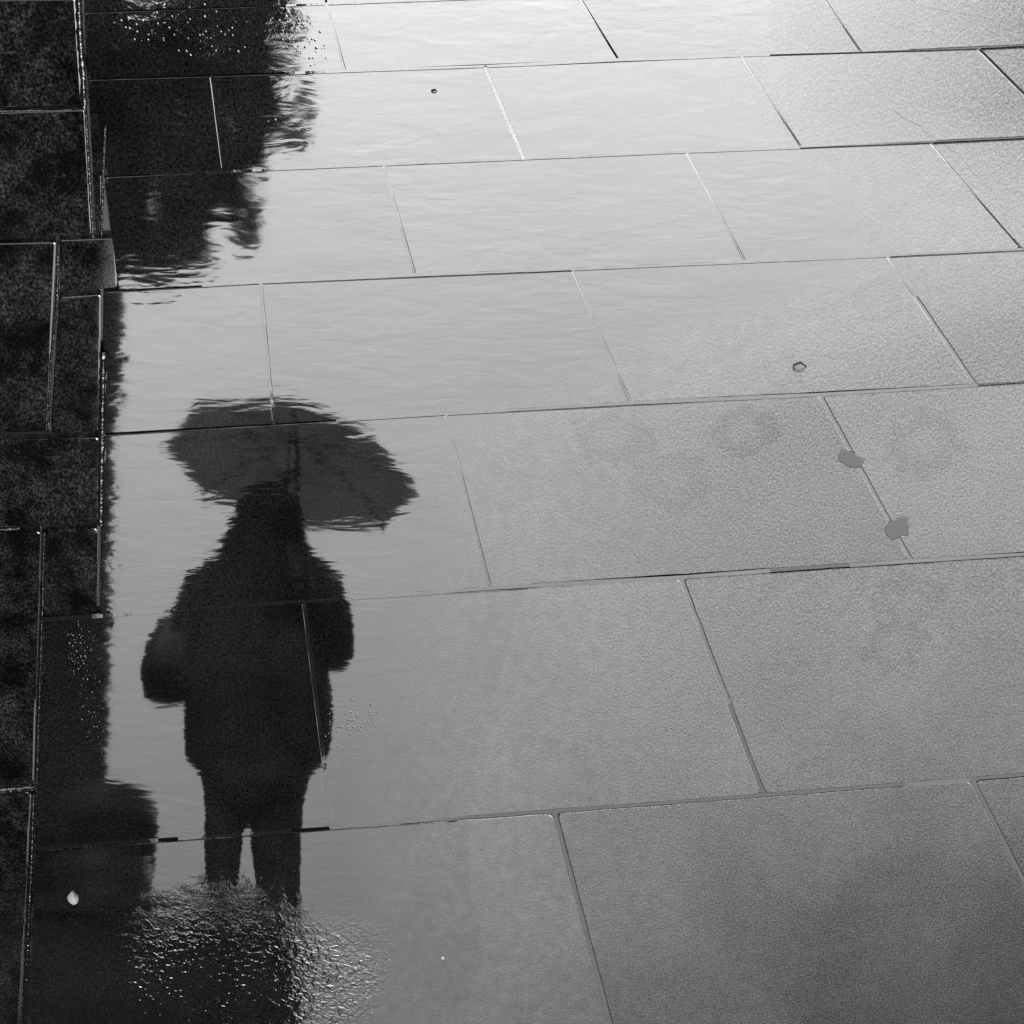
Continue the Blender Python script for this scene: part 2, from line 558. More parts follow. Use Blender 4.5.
G1 = 'rectangular granite paving slabs of the wet pavement'
SLABS = [
    (-1, C0[0], C0[1], 'thin sliver of dark paving slab along the top edge above the reflected tree'),
    (-1, C0[1], C0[2], 'narrow light sliver of paving slab on the top edge right of the reflected tree'),
    (0, C1[0], C1[1], 'topmost full paving slab under the reflected tree, half dark and half bright'),
    (0, C1[1], C1[2], 'bright smooth slab at the top, left of the short thick black joint'),
    (0, C1[2], C1[3], 'palest paving slab, at the top right of the short thick black joint'),
    (0, C1[3], C1[4], 'grainy speckled paving slab in the top right corner'),
    (1, C2[0], C2[1], 'narrow near-black paving slab wholly inside the reflected tree crown'),
    (1, C2[1], C2[2], 'bright wet slab ending at the white joint, tree leaves reflected on its left'),
    (1, C2[2], C2[3], 'pale slab with fine horizontal scratches, right of the white joint'),
    (1, C2[3], C2[4], 'pale slab turning grainy, touching the upper right corner slab from below'),
    (1, C2[4], C2[5], 'small triangle of grey slab at the right edge beyond a black slanted joint, second course'),
    (2, C3[0], C3[1], 'smooth wet slab holding the lowest leaves of the reflected tree'),
    (2, C3[1], C3[2], 'light even slab with one faint small oval mark near its upper right corner'),
    (2, C3[2], C3[3], 'slab smooth on its left and grainy on its right beside a double slanted joint'),
    (2, C3[3], C3[4], 'grey grainy slab at the right edge, third course from the top'),
    (3, C4[0], C4[1], 'bright mirror-smooth slab beside the building edge, between reflected tree and umbrella'),
    (3, C4[1], C4[2], 'smooth grey slab whose lower edge cuts the top of the reflected umbrella'),
    (3, C4[2], C4[3], 'plain mid-grey slab with a small pale chip lying near its lower edge'),
    (3, C4[3], C4[4], 'plain mid-grey slab cut by the right edge, just above the rings and dark spots'),
    (4, C5[0], C5[1], 'wet slab reflecting the umbrella canopy, head and shoulders of the person'),
    (4, C5[1], C5[2], 'central slab marked with several faint round stains'),
    (4, C5[2], C5[3], 'slab at the right edge with one faint round stain, right of both dark spots'),
    (5, C6[0], C6[1], 'wet slab reflecting the coat and bag of the person, bright strip on its left'),
    (5, C6[1], C6[2], 'large rough slab right of the coat reflection with a ring stain near its lower edge'),
    (5, C6[2], C6[3], 'large rough slab at the right edge with faint patches in its upper middle'),
    (6, C7[0], C7[1], 'bottom left slab with choppy water and the reflected legs'),
    (6, C7[1], C7[2], 'large dark grainy slab in the bottom middle between two dark joints'),
    (6, C7[2], C7[3], 'small corner of rough slab at the bottom of the right edge'),
]
LEFT = [
    ([(-230, 2), (76, -1), (83, 106), (-230, 116)], 'rough speckled near-black slab in the top left corner'),
    ([(-230, -130), (70, -134), (76, -5), (-230, -2)], None),
    ([(-230, 118), (86, 110), (93, 236), (-230, 247)], 'dark slab with faint grey scuffs, second from the top at the left edge'),
    ([(-240, 249), (57, 241), (48, 432), (-240, 444)], 'dark slab at the left edge beside the dim slanted joint, third from the top'),
    ([(-240, 446), (100, 436), (100, 525), (-240, 537)], 'dark mottled slab at the left edge, left of the bright double joint line'),
    ([(-240, 539), (42, 530), (35, 787), (-240, 797)], 'tall black slab at the left edge, left of the long pale joint'),
    ([(-240, 800), (34, 790), (14, 1110), (-240, 1120)], 'black slab in the bottom left corner'),
    ([(89, 112), (103, 112), (103, 235), (95, 237)], 'very narrow dark filler strip between two pale joints beside the tree reflection'),
    ([(59, 240), (116, 238), (118, 289), (59, 293)], 'small dark slab left of the lowest reflected leaves'),
    ([(59, 297), (102, 294), (100, 433), (50, 435)], 'small dark slab left of the bright double joint, beside the bright mirror slab'),
    ([(45, 529), (99, 527), (98, 615), (43, 618)], 'small dark slab speckled with bright water dots, right of the long pale joint'),
]

seed = 0
# lean of the water on each wet flag (across, along)
LEAN = {0: (0.0005, 0.0), 1: (0, 0.0004), 2: (0.0004, -0.0003), 3: (-0.0006, -0.0008), 4: (0.0004, -0.0004), 5: (-0.0012, 0.0005), 6: (0.0008, -0.0002)}
rnd = random.Random(3)
polys = []
for (k, l, r, lab) in SLABS:
    seed += 1
    q = quad(k, l, r)
    lx, ly = LEAN.get(k, (0, 0))
    t = (lx + rnd.uniform(-.0004, .0004), ly + rnd.uniform(-.0004, .0004))
    if l[0] > 380 and k == 4: t = (0, 0)
    elif l[0] > 380: t = (rnd.uniform(-.001, .001), rnd.uniform(-.0016, .0016))
    bm = bmesh.new()
    lift = 0.0 if k == 4 else rnd.uniform(-.0005, .0005)
    slab_mesh(bm, q, seed, t, lift)
    o = obj('stone_slab', bm, SLAB)
    tag(o, lab, 'paving slab', G1, 'thing')
    polys.append((k, q, t, lift, seed))
for (q, lab) in LEFT:
    seed += 1
    if lab is None: continue
    bm = bmesh.new()
    slab_mesh(bm, q, seed, (rnd.uniform(-.003, .003), rnd.uniform(-.002, .002)), rnd.uniform(-.001, .001))
    tag(obj('stone_slab', bm, SLAB), lab, 'paving slab', G1, 'thing')

# the same paving going on outside the frame: one sheet of flags
bm = bmesh.new()
for k, C in enumerate([C0, C1, C2, C3, C4, C5, C6, C7]):
    k -= 1
    w = (C[-1][0] - C[-2][0], C[-1][1] - C[-2][1])
    l = C[-1]
    for i in range(3):
        r = (l[0] + w[0] * 1.02, l[1] + w[1] * 1.06)
        seed += 1
        slab_mesh(bm, quad(k, l, r), seed, (0, 0), 0)
        l = r
for k in (7, 8, -2, -3):
    def jj(kk, x):
        if kk >= 7: return jy(6, x) + (262, 590, 1010)[kk - 7]
        return jy(0, x) - {-1: 52, -2: 98, -3: 140}[kk]
    w = {7: 440, 8: 480, -2: 232, -3: 225}[k]
    x = -1000 + (k % 3) * 110
    while x < 2000:
        def sk(xx, kk): return xx + (xx - 100) * 0.00025 * ({7: 262, 8: 590, 9: 1010, -1: -52, -2: -98, -3: -140}[kk])
        xa, xb = x, x + w
        q = [(sk(xa, k), jj(k, sk(xa, k))), (sk(xb, k), jj(k, sk(xb, k))),
             (sk(xb, k + 1), jj(k + 1, sk(xb, k + 1))), (sk(xa, k + 1), jj(k + 1, sk(xa, k + 1)))]
        seed += 1
        slab_mesh(bm, q, seed)
        x += w
x = -240
for i in range(3):
    for (ya, yb) in ((-130, -2), (2, 116), (118, 247), (249, 444), (446, 537), (539, 797), (800, 1100)):
        seed += 1
        slab_mesh(bm, [(x - 240, ya + 8), (x, ya), (x, yb), (x - 240, yb + 8)], seed)
    x -= 240
slab_mesh(bm, LEFT[1][0], 999)
pav = obj('pavement', bm, SLAB)
tag(pav, kind='structure')

# mortar in the joints: wet and almost flush, or dull and a little lower; open joints stay empty; one pale strip is a painted glint


def mortar_mat(name, lo, hi, rough, ior):
    m, nt, out = newmat(name)
    p = nt.pos(1, 0.42, 1)
    fine = nt.noise(p, 120, 4, .65)
    v = nt.smap(fine, .3, .7, lo, hi, False)
    nrm = nt.bump(nt.noise(p, 60, 4), 0.00012)
    X, Y, _ = nt.xyz()
    dr = nt.smap(nt.math('SUBTRACT', X, limit_socket(nt, Y)), -0.2, 0.1, 1, 0)
    rr = nt.math('MULTIPLY', nt.math('MULTIPLY_ADD', nt.noise(p, 4, 3), .2, rough - .1), nt.math('MULTIPLY_ADD', dr, .85, .15))
    b = principled(nt, nt.grey(v), rr, nt.math('MULTIPLY_ADD', dr, ior - WET_IOR, WET_IOR), nrm)
    nt.l.new(b.outputs[0], out.inputs['Surface'])
    return m


MORT = {'w': mortar_mat('mortar_wet', .01, .03, .2, 1.6), 'd': mortar_mat('mortar_dull', .008, .03, .32, 1.33), 'p': simple('joint_glint_paint', .62, .4, .15, 30, 0, 1.75)}  # the pale one paints the sky's highlight along a single joint


def strip(bm, pts, extra, z):
    fp = []
    for a, b in zip(pts, pts[1:]):
        m = max(2, int(math.hypot(b[0] - a[0], b[1] - a[1]) / 8))
        fp += [(a[0] + (b[0] - a[0]) * j / m, a[1] + (b[1] - a[1]) * j / m) for j in range(m)]
    fp.append(pts[-1])
    prev = None
    for i, p in enumerate(fp):
        a, b = Vector(fp[max(0, i - 1)]), Vector(fp[min(len(fp) - 1, i + 1)])
        t = (b - a).normalized()
        w = half_gap(p[1]) + extra
        row = []
        for u in (-1, 1):
            g = G(p[0] - t.y * w * u, p[1] + t.x * w * u)
            row.append(bm.verts.new((g.x, g.y, z + .0003 * mnoise.noise(Vector((p[0] * .06, p[1] * .06, 4))))))
        if prev: bm.faces.new((prev[0], prev[1], row[1], row[0]))
        prev = row


COURSES = [(0, 256, 1100, 'w'), (1, 285, 770, 'w'), (1, 770, 1100, 'd'), (2, 150, 800, 'w'), (2, 800, 1100, 'd'), (3, 202, 1100, 'w'),
           (4, 336, 978, 'w'), (4, 978, 1100, 'd'), (5, 42, 770, 'w'), (5, 770, 850, 'd'), (5, 850, 1100, 'w'), (6, 34, 158, 'w'), (6, 178, 292, 'w'),
           (6, 330, 400, 'w'), (6, 400, 905, 'd'), (6, 905, 970, 'w'), (6, 970, 1100, 'd')]
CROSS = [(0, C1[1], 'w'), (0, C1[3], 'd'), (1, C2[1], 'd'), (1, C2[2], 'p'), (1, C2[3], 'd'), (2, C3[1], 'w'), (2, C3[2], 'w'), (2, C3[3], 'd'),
         (3, C4[1], 'w'), (3, C4[2], 'w'), (3, C4[3], 'w'), (4, C5[1], 'w'), (4, C5[2], 'w'), (5, C6[1], 'w'), (5, C6[2], 'wd'), (6, C7[1], 'd'), (6, C7[2], 'd')]
for typ, nm, z in (('w', 'wet_mortar', -.0005), ('d', 'dull_mortar', -.0019), ('p', 'painted_joint_glint', .0012)):
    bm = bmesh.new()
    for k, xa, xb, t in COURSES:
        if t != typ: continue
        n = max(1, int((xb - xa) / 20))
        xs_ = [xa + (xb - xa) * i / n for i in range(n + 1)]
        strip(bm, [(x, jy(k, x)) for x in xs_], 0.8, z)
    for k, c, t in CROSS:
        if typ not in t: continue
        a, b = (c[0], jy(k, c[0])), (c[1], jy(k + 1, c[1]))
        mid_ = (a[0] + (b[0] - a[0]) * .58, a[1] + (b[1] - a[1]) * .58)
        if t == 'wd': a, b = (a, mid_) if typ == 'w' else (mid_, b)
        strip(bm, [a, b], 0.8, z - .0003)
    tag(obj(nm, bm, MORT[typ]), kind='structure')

# mortar bed and ground
bm = bmesh.new()
S = 900
v = [bm.verts.new(p) for p in ((-S, -S, -0.013), (S, -S, -0.013), (S, S, -0.013), (-S, S, -0.013))]
bm.faces.new(v)
tag(obj('ground', bm, simple('wet_asphalt', .03, .45, .3, .8, 0, 1.45)), kind='structure')

# ------------------------------------------------------------------ the puddle, a film lying flag by flag


def clip(subject, convex):
    area = sum(convex[i][0] * convex[(i + 1) % len(convex)][1] - convex[(i + 1) % len(convex)][0] * convex[i][1] for i in range(len(convex)))
    s = 1 if area > 0 else -1
    out = subject
    for i in range(len(convex)):
        a, b = convex[i], convex[(i + 1) % len(convex)]

        def side(p): return s * ((b[0] - a[0]) * (p[1] - a[1]) - (b[1] - a[1]) * (p[0] - a[0]))
        inp, out = out, []
        for j in range(len(inp)):
            p, q = inp[j - 1], inp[j]
            dp, dq = side(p), side(q)
            if dp * dq < 0:
                t = dp / (dp - dq)
                out.append((p[0] + (q[0] - p[0]) * t, p[1] + (q[1] - p[1]) * t))
            if dq >= 0: out.append(q)
        if not out: return []
    return out


OUT = [(84, -60)] + [(x + (120 if y < 300 else 80), y) for x, y in LIMIT] + \
      [(26, 1060), (30, 960), (36, 850), (39, 780), (42, 700), (46, 622), (94, 612), (99, 560), (101, 530), (104, 430), (104, 300),
       (105, 240), (107, 170), (96, 120), (88, 60)]
dense = []
for i in range(len(OUT)):
    a, b = OUT[i], OUT[(i + 1) % len(OUT)]
    m = max(1, int(math.hypot(b[0] - a[0], b[1] - a[1]) / 7))
    for j in range(m):
        u = j / m
        x, y = a[0] + (b[0] - a[0]) * u, a[1] + (b[1] - a[1]) * u
        x += 7 * mnoise.noise(Vector((x * .03, y * .03, 2))) + 4 * mnoise.noise(Vector((x * .13, y * .13, 3)))
        y += 3 * mnoise.noise(Vector((x * .06, y * .06, 5)))
        dense.append((x, y))
bm = bmesh.new()
for idx, (k, q, t, lift, sd_) in enumerate(polys):
    c = (sum(p[0] for p in q) / 4, sum(p[1] for p in q) / 4)
    g = half_gap(c[1]) + 0.55
    qq = [(p[0] + (c[0] - p[0]) / abs(c[0] - p[0]) * g, p[1] + (c[1] - p[1]) / abs(c[1] - p[1]) * g) for p in q]
    pc = clip(dense, qq)
    if len(pc) < 3: continue
    ctr = G(*c)
    lx, ly = t
    vs = []
    last = None
    for p in pc:
        if last and math.hypot(p[0] - last[0], p[1] - last[1]) < 0.05: continue
        last = p
        w = G(*p)
        vs.append(bm.verts.new((w.x, w.y, lift + 0.0004 + (w.x - ctr.x) * lx + (w.y - ctr.y) * ly)))
    if len(vs) >= 3:
        bm.faces.new(vs)
bmesh.ops.triangulate(bm, faces=bm.faces[:], ngon_method='EAR_CLIP')
pud = obj('puddle', bm, WATER)
tag(pud, kind='structure')

# water standing in the joints: low rounded beads
bm = bmesh.new()
BEADS = [
    ([(78, -10), (80, 40), (83, 75), (84, 108)], 3.2), ([(86, 112), (89, 170), (93, 235)], 1.6), ([(105, 124), (103, 175), (101.5, 235)], 1.2),
    ([(58, 244), (57, 300), (51, 360), (48, 430)], 1.3), ([(103.2, 350), (102.5, 390), (101.8, 430), (100.8, 480), (100.5, 524)], 3.3),
    ([(44, 531), (42.5, 600), (39.5, 690), (36.5, 787)], 1.9), ([(33.5, 792), (32, 840), (28, 930), (24.5, 1030)], 2.3),
    ([(-10, 791), (34, 788)], 1.2), ([(-10, 109.5), (84, 108)], 0.6), ([(-10, 529), (20, 528)], 0.9),
]
for pts, w in BEADS:
    fine_pts = []
    for a, b in zip(pts, pts[1:]):
        m = max(2, int(math.hypot(b[0] - a[0], b[1] - a[1]) / 4))
        for j in range(m):
            fine_pts.append((a[0] + (b[0] - a[0]) * j / m, a[1] + (b[1] - a[1]) * j / m))
    fine_pts.append(pts[-1])
    rows = []
    for i, p in enumerate(fine_pts):
        a = Vector(fine_pts[max(0, i - 1)])
        b = Vector(fine_pts[min(len(fine_pts) - 1, i + 1)])
        t = (b - a).normalized()
        nx, ny = -t.y, t.x
        ww = 1.25 * w * (0.85 + 0.5 * mnoise.noise(Vector((p[0] * .2, p[1] * .2, 9))))
        row = []
        for u in (-1, -.75, -.4, 0, .4, .75, 1):
            g = G(p[0] + nx * ww * u, p[1] + ny * ww * u)
            row.append(bm.verts.new((g.x, g.y, -0.001 + 0.0068 * math.sqrt(max(0, 1 - u * u)))))
        rows.append(row)
    for a, b in zip(rows, rows[1:]):
        for k in range(6):
            bm.faces.new((a[k], a[k + 1], b[k + 1], b[k]))
tag(obj('joint_water', bm, BEAD, smooth=True), kind='structure')

# ------------------------------------------------------------------ small things lying on the flags
PETAL = simple('petal_white', 0.75, 0.5, 0.1, 40)
CHIP = simple('chip_pale', 0.10, 0.4, 0.6, 60)
GUM = simple('gum_dark', 0.012, 0.36, 0.3, 40, 0.0, 1.36)


def pebble(name, px, py, rx, ry, hgt, mat, label, cat, flat=False, pointed=0.0, rz=0.0):
    c = G(px, py)
    bm = bmesh.new()
    nseg, nr = 18, 6
    rows = []
    for i in range(nr):
        f = i / (nr - 1)
        row = []
        for k in range(nseg):
            a = 2 * math.pi * k / nseg
            rr = math.cos(f * math.pi / 2 * 0.96)
            w = 1 + (.75 if flat else .28) * mnoise.noise(Vector((math.cos(a) * 1.3 + px, math.sin(a) * 1.3, 1)))
            x = math.cos(a) * rx * rr * w
            y = math.sin(a) * ry * rr * w
            if pointed: x *= max(0.12, 1 - pointed * max(0, -math.sin(a)))
            row.append(bm.verts.new((x * math.cos(rz) - y * math.sin(rz), x * math.sin(rz) + y * math.cos(rz), 0.0015 + hgt * (min(1, f * 5) if flat else math.sin(f * math.pi / 2)))))
        rows.append(row)
    for a, b in zip(rows, rows[1:]):
        for k in range(nseg):
            bm.faces.new((a[k], a[(k + 1) % nseg], b[(k + 1) % nseg], b[k]))
    bm.faces.new(rows[-1])
    o = obj(name, bm, mat, smooth=True)
    o.location = (c.x, c.y, -0.0013 if 'gum' in name else -0.0012)
    tag(o, label, cat)
    return o


pebble('petal', 73, 897, .015, .040, .012, PETAL, 'small white petal lying on the dark bottom left slab', 'petal', pointed=.8)
pebble('stone_chip', 799, 367, .015, .022, .003, CHIP, 'small pale stone chip on the grey slab right of centre', 'stone chip', pointed=.4)
pebble('gum_spot', 850, 459, .026, .042, .0003, GUM, 'upper of two dark flat spots beside the slanted joint at the right', 'gum spot', rz=.5, flat=True)
pebble('gum_spot', 897, 529, .034, .050, .0003, GUM, 'lower and larger of two dark flat spots on the slanted joint at the right', 'gum spot', flat=True)
pebble('stone_chip', 443, 957, .005, .010, .006, PETAL, 'tiny white chip on the bottom left slab right of the choppy water', 'stone chip')
pebble('water_bubble', 434, 91, .006, .008, .003, BEAD, 'tiny dark bubble on the bright slab left of the white joint', 'bubble')

# ------------------------------------------------------------------ the person under the umbrella
YP = G(250, 1072).y
COAT = simple('coat_wool', 0.022, 0.85, 0.4, 20, 0.002)
TROUS = simple('trouser_cloth', 0.018, 0.85, 0.3, 20)
SKIN = simple('skin', 0.16, 0.5, 0.1, 10)
HAIR = simple('hair_dark', 0.012, 0.5, 0.4, 60)
LEATH = simple('leather_black', 0.016, 0.4, 0.2, 30)
FABRIC = None
m_, nt_, out_ = newmat('umbrella_cloth')
b_ = principled(nt_, 0.03, 0.7)
tl_ = nt_.node('ShaderNodeBsdfTranslucent')
tl_.inputs[0].default_value = (.38, .38, .38, 1)
mx_ = nt_.node('ShaderNodeMixShader')
mx_.inputs[0].default_value = 0.5
nt_.l.new(b_.outputs[0], mx_.inputs[1])
nt_.l.new(tl_.outputs[0], mx_.inputs[2])
nt_.l.new(mx_.outputs[0], out_.inputs['Surface'])
FABRIC = m_
STEEL = simple('dark_steel', 0.05, 0.35, 0.2, 30)


def P(x, y, dy=0.0):
    v = M(x, y, YP + dy)
    return v


foot = P(252, 1072)
person = empty('person', (foot.x, YP, 0))
tag(person, 'person in a long dark coat standing under an umbrella, shoulder bag at the side', 'person')
O = Vector((foot.x, YP, 0))


def L(x, y, dy=0.0):
    return P(x, y, dy) - O


def px_ring(xl, xr, y, depth, dy=0.0):
    a, b = L(xl, y), L(xr, y)
    return ((a.x + b.x) / 2, dy, (a.z + b.z) / 2, abs(a.x - b.x) / 2, depth)


# body: legs, trunk, neck and head grown as one skin
bm = bmesh.new()
vs, rad, edges = [], [], []


def jnt(p, r, parent=None):
    vs.append(Vector(p))
    rad.append(r)
    i = len(vs) - 1
    if parent is not None: edges.append((parent, i))
    return i


zh = L(268, 487).z                     # crown of the head
hip = jnt(L(258, 765), .12)
wst = jnt(L(262, 690), .115, hip)
chs = jnt(L(265, 600), .125, wst)
nk = jnt(L(267, 548), .052, chs)
hd0 = jnt(L(268, 530), .062, nk)
hd1 = jnt(L(268, 510), .078, hd0)
hd2 = jnt(L(268, 497), .066, hd1)
fingers = []
for s, hx, kx, ax in ((1, 224, 222, 219), (-1, 284, 282, 280)):
    h = jnt(L(hx, 775), .066, hip)
    kn = jnt(L(kx, 895, -.03), .042, h)
    an = jnt(L(ax, 1040), .034, kn)
    hl = jnt(Vector((L(ax, 1040).x, 0.0, .045)), .036, an)
    jnt(Vector((L(ax, 1040).x + .01 * s, -.12, .035)), .030, hl)
# bag-side arm hangs bent, umbrella-side forearm raised before the chest
shl = jnt(L(212, 572), .062, chs)
ell = jnt(L(182, 660, .02), .042, shl)
wrl = jnt(L(214, 700, -.06), .028, ell)
hal = jnt(L(224, 715, -.07), .030, wrl)
shr = jnt(L(318, 574), .062, chs)
elr = jnt(L(334, 650, .0), .042, shr)
wrr = jnt(L(305, 590, -.17), .028, elr)
har = jnt(L(299, 574, -.19), .030, wrr)
for base, dirn in ((hal, Vector((.1, -.2, -1))), (har, Vector((.3, -.2, .75)))):
    pb = vs[base]
    for f in range(4):
        off = Vector(((f - 1.5) * .018, 0.0, 0.0)) if base == hal else Vector((0, -.012, (f - 1.5) * .019))
        if base == hal:
            a = jnt(pb + off + Vector((0, -.01, -.045 - .006 * (1.5 - abs(f - 1.5)))), .0095, base)
            b = jnt(vs[a] + Vector((0, .006, -.035)), .0085, a)
            jnt(vs[b] + Vector((0, .014, -.024)), .0075, b)
        else:
            a = jnt(pb + off + Vector((-.028, -.03, 0)), .0095, base)
            b = jnt(vs[a] + Vector((.03, -.022, 0)), .0085, a)
            jnt(vs[b] + Vector((.028, .012, 0)), .0075, b)
    tdir = Vector((.035, -.025, -.02)) if base == hal else Vector((.02, -.03, .045))
    a = jnt(pb + tdir, .0105, base)
    jnt(vs[a] + tdir * .7, .009, a)
me = bpy.data.meshes.new('body')
me.from_pydata([tuple(v) for v in vs], edges, [])
body = bpy.data.objects.new('body', me)
col.objects.link(body)
body.parent = person
sk = body.modifiers.new('Skin', 'SKIN')
sd = me.skin_vertices[0].data if me.skin_vertices else None
if sd is None:
    bpy.context.view_layer.objects.active = body
    body.select_set(True)
    bpy.ops.mesh.customdata_skin_add()
    sd = me.skin_vertices[0].data
for i, r in enumerate(rad):
    sd[i].radius = (r, r)
    sd[i].use_root = (i == 0)
sub = body.modifiers.new('Subdivision', 'SUBSURF')
sub.levels = sub.render_levels = 2
me.materials.append(SKIN)

# face details on the head, looking towards the camera side (-Y)
hc = vs[hd1]
for sx in (-1, 1):
    bm = bmesh.new()
    bmesh.ops.create_uvsphere(bm, u_segments=10, v_segments=8, radius=.012,
                              matrix=Matrix.Translation(hc + Vector((sx * .031, -.073, .012))))
    obj('eye', bm, LEATH, person, True)
    bm = bmesh.new()
    bmesh.ops.create_uvsphere(bm, u_segments=10, v_segments=8, radius=.02,
                              matrix=Matrix.Translation(hc + Vector((sx * .078, .005, .0))) @ Matrix.Diagonal((.4, .8, 1.5, 1)))
    obj('ear', bm, SKIN, person, True)
bm = bmesh.new()
add_tube(bm, [hc + Vector((0, -.076, .012)), hc + Vector((0, -.094, -.018)), hc + Vector((0, -.078, -.026))], [.007, .012, .009], 8)
obj('nose', bm, SKIN, person, True)
bm = bmesh.new()
add_tube(bm, [hc + Vector((-.024, -.066, -.044)), hc + Vector((0, -.074, -.046)), hc + Vector((.024, -.066, -.044))], [.003, .006, .003], 8)
obj('mouth', bm, SKIN, person, True)

# hair: shoulder-length cap round the back and sides of the head
bm = bmesh.new()
nz, na = 12, 28
rows = []
for i in range(nz):
    f = i / (nz - 1)
    z = hc.z + .088 - f * .25
    for_r = .104 * math.sin(min(1, .12 + f * 2.2) * math.pi / 2) * (1 + .18 * max(0, f - .45))
    row = []
    for k in range(na):
        a = math.pi * 2 * k / na
        open_f = 0.0
        if math.sin(a) < -.55 and f > .3: open_f = .035
        r = for_r - open_f
        row.append(bm.verts.new((hc.x + math.cos(a) * r * .97, hc.y + math.sin(a) * (r * 1.05), z)))
    rows.append(row)
for a, b in zip(rows, rows[1:]):
    for k in range(na):
        v4 = (a[k], a[(k + 1) % na], b[(k + 1) % na], b[k])
        an = 2 * math.pi * (k + .5) / na
        if math.sin(an) < -.62 and rows.index(b) > 4: continue
        bm.faces.new(v4)
bm.faces.new(rows[0])
obj('hair', bm, HAIR, person, True)

# coat: trunk and skirt, then sleeves
bm = bmesh.new()
rings = [px_ring(206, 302, 812, .12), px_ring(204, 306, 790, .13), px_ring(200, 310, 770, .145), px_ring(184, 328, 752, .17), px_ring(184, 333, 720, .17), px_ring(187, 332, 690, .165), px_ring(196, 324, 655, .155),
         px_ring(196, 322, 620, .15), px_ring(194, 326, 590, .145), px_ring(203, 323, 574, .13), px_ring(212, 315, 558, .115),
         px_ring(222, 308, 543, .10), px_ring(229, 304, 530, .088), px_ring(233, 301, 519, .08)]
add_loft(bm, rings, 36, True, 2.3, .05)
coat = obj('coat', bm, COAT, person, True)
for name, pts, rr in (('sleeve', [L(228, 560), L(207, 585), L(192, 620, .015), L(183, 660, .02), L(192, 685, -.03), L(206, 700, -.06)],
                       [.035, .066, .066, .060, .052, .042]),
                      ('sleeve', [L(306, 560), L(322, 584), L(332, 625), L(334, 652), L(320, 622, -.08), L(306, 592, -.16)],
                       [.035, .062, .062, .060, .050, .042])):
    bm = bmesh.new()
    add_tube(bm, pts, rr, 16)
    obj(name, bm, COAT, person, True)
# collar
bm = bmesh.new()
add_loft(bm, [px_ring(226, 306, 537, .10), px_ring(229, 305, 526, .096), px_ring(236, 300, 516, .088)], 28, False)
obj('collar', bm, COAT, person, True)

# trousers and shoes
for hx, kx, ax, rr in ((225, 224, 219, (.08, .062, .056, .044, .045, .052)), (277, 276, 280, (.085, .076, .073, .062, .060, .060))):
    bm = bmesh.new()
    add_tube(bm, [L(hx, 735), L(hx, 800, -.01), L(kx, 838, -.02), L((hx + ax) / 2, 890, -.03), L(ax, 960, -.01), L(ax, 1055, .01)], list(rr), 18)
    obj('trouser_leg', bm, TROUS, person, True)
    bm = bmesh.new()
    x = L(ax, 1055).x
    add_loft(bm, [(x, -.045, 0.0, .048, .13), (x, -.045, .02, .05, .133), (x, -.035, .05, .047, .115), (x, -.01, .085, .044, .085), (x, .01, .11, .043, .055)], 24)
    obj('shoe', bm, LEATH, person, True)

# shoulder bag carried at the side
bag = empty('shoulder_bag', (L(165, 660) + O)[:])
tag(bag, 'black leather shoulder bag hanging at the side of the person in the coat', 'bag')
bo = L(165, 660)


def BL(x, y, dy=0):
    return L(x, y, dy) - bo


bm = bmesh.new()
a_, c_ = BL(141, 612), BL(190, 699)
rg = []
for y, xl, xr, d in ((697, 150, 196, .05), (693, 143, 200, .062), (672, 140, 198, .066), (645, 146, 196, .06), (625, 158, 194, .045), (616, 170, 190, .03)):
    p, q = BL(xl, y), BL(xr, y)
    rg.append(((p.x + q.x) / 2, .0, p.z, abs(p.x - q.x) / 2, d))
add_loft(bm, rg, 28, True, 3.2)
obj('bag_body', bm, LEATH, bag, True)
bm = bmesh.new()
add_tube(bm, [BL(165, 630, .03), BL(190, 595, .06), BL(222, 558, .06), BL(226, 556, -.05), BL(195, 595, -.12), BL(170, 630, -.04)], .011, 8)
obj('strap', bm, LEATH, bag, True)

# umbrella: centre, axis and canopy
hub_px = (293, 462)
umb = empty('umbrella', (P(299, 574, -.19))[:])
tag(umb, 'open dark umbrella tilted to one side, held over the person in the coat', 'umbrella')
uo = P(299, 574, -.19) - O


def UL(x, y, dy=0):
    return L(x, y, dy) - uo


rim_c = UL(289, 474, -.10)
ax_dir = Vector((-.21, .0, 1)).normalized()
e1 = Vector((1, 0, 0)) - ax_dir * ax_dir.x
e1.normalize()
e2 = ax_dir.cross(e1)
RU, RISE = .385, .115
NR = 8


def cano(r, a):
    """Canopy point at radius fraction r, angle a: a dome scalloped between the ribs."""
    seg = (a / (2 * math.pi) * NR) % 1.0
    sc = 1 - .085 * math.sin(math.pi * seg) * r
    rr = RU * math.sin(r * math.pi / 2 * .93) / math.sin(math.pi / 2 * .93) * sc
    hh = RISE * math.cos(r * math.pi / 2 * .93) - .018 * math.sin(math.pi * seg) * r * r * 0
    return rim_c + e1 * (rr * math.cos(a)) + e2 * (rr * math.sin(a)) + ax_dir * hh


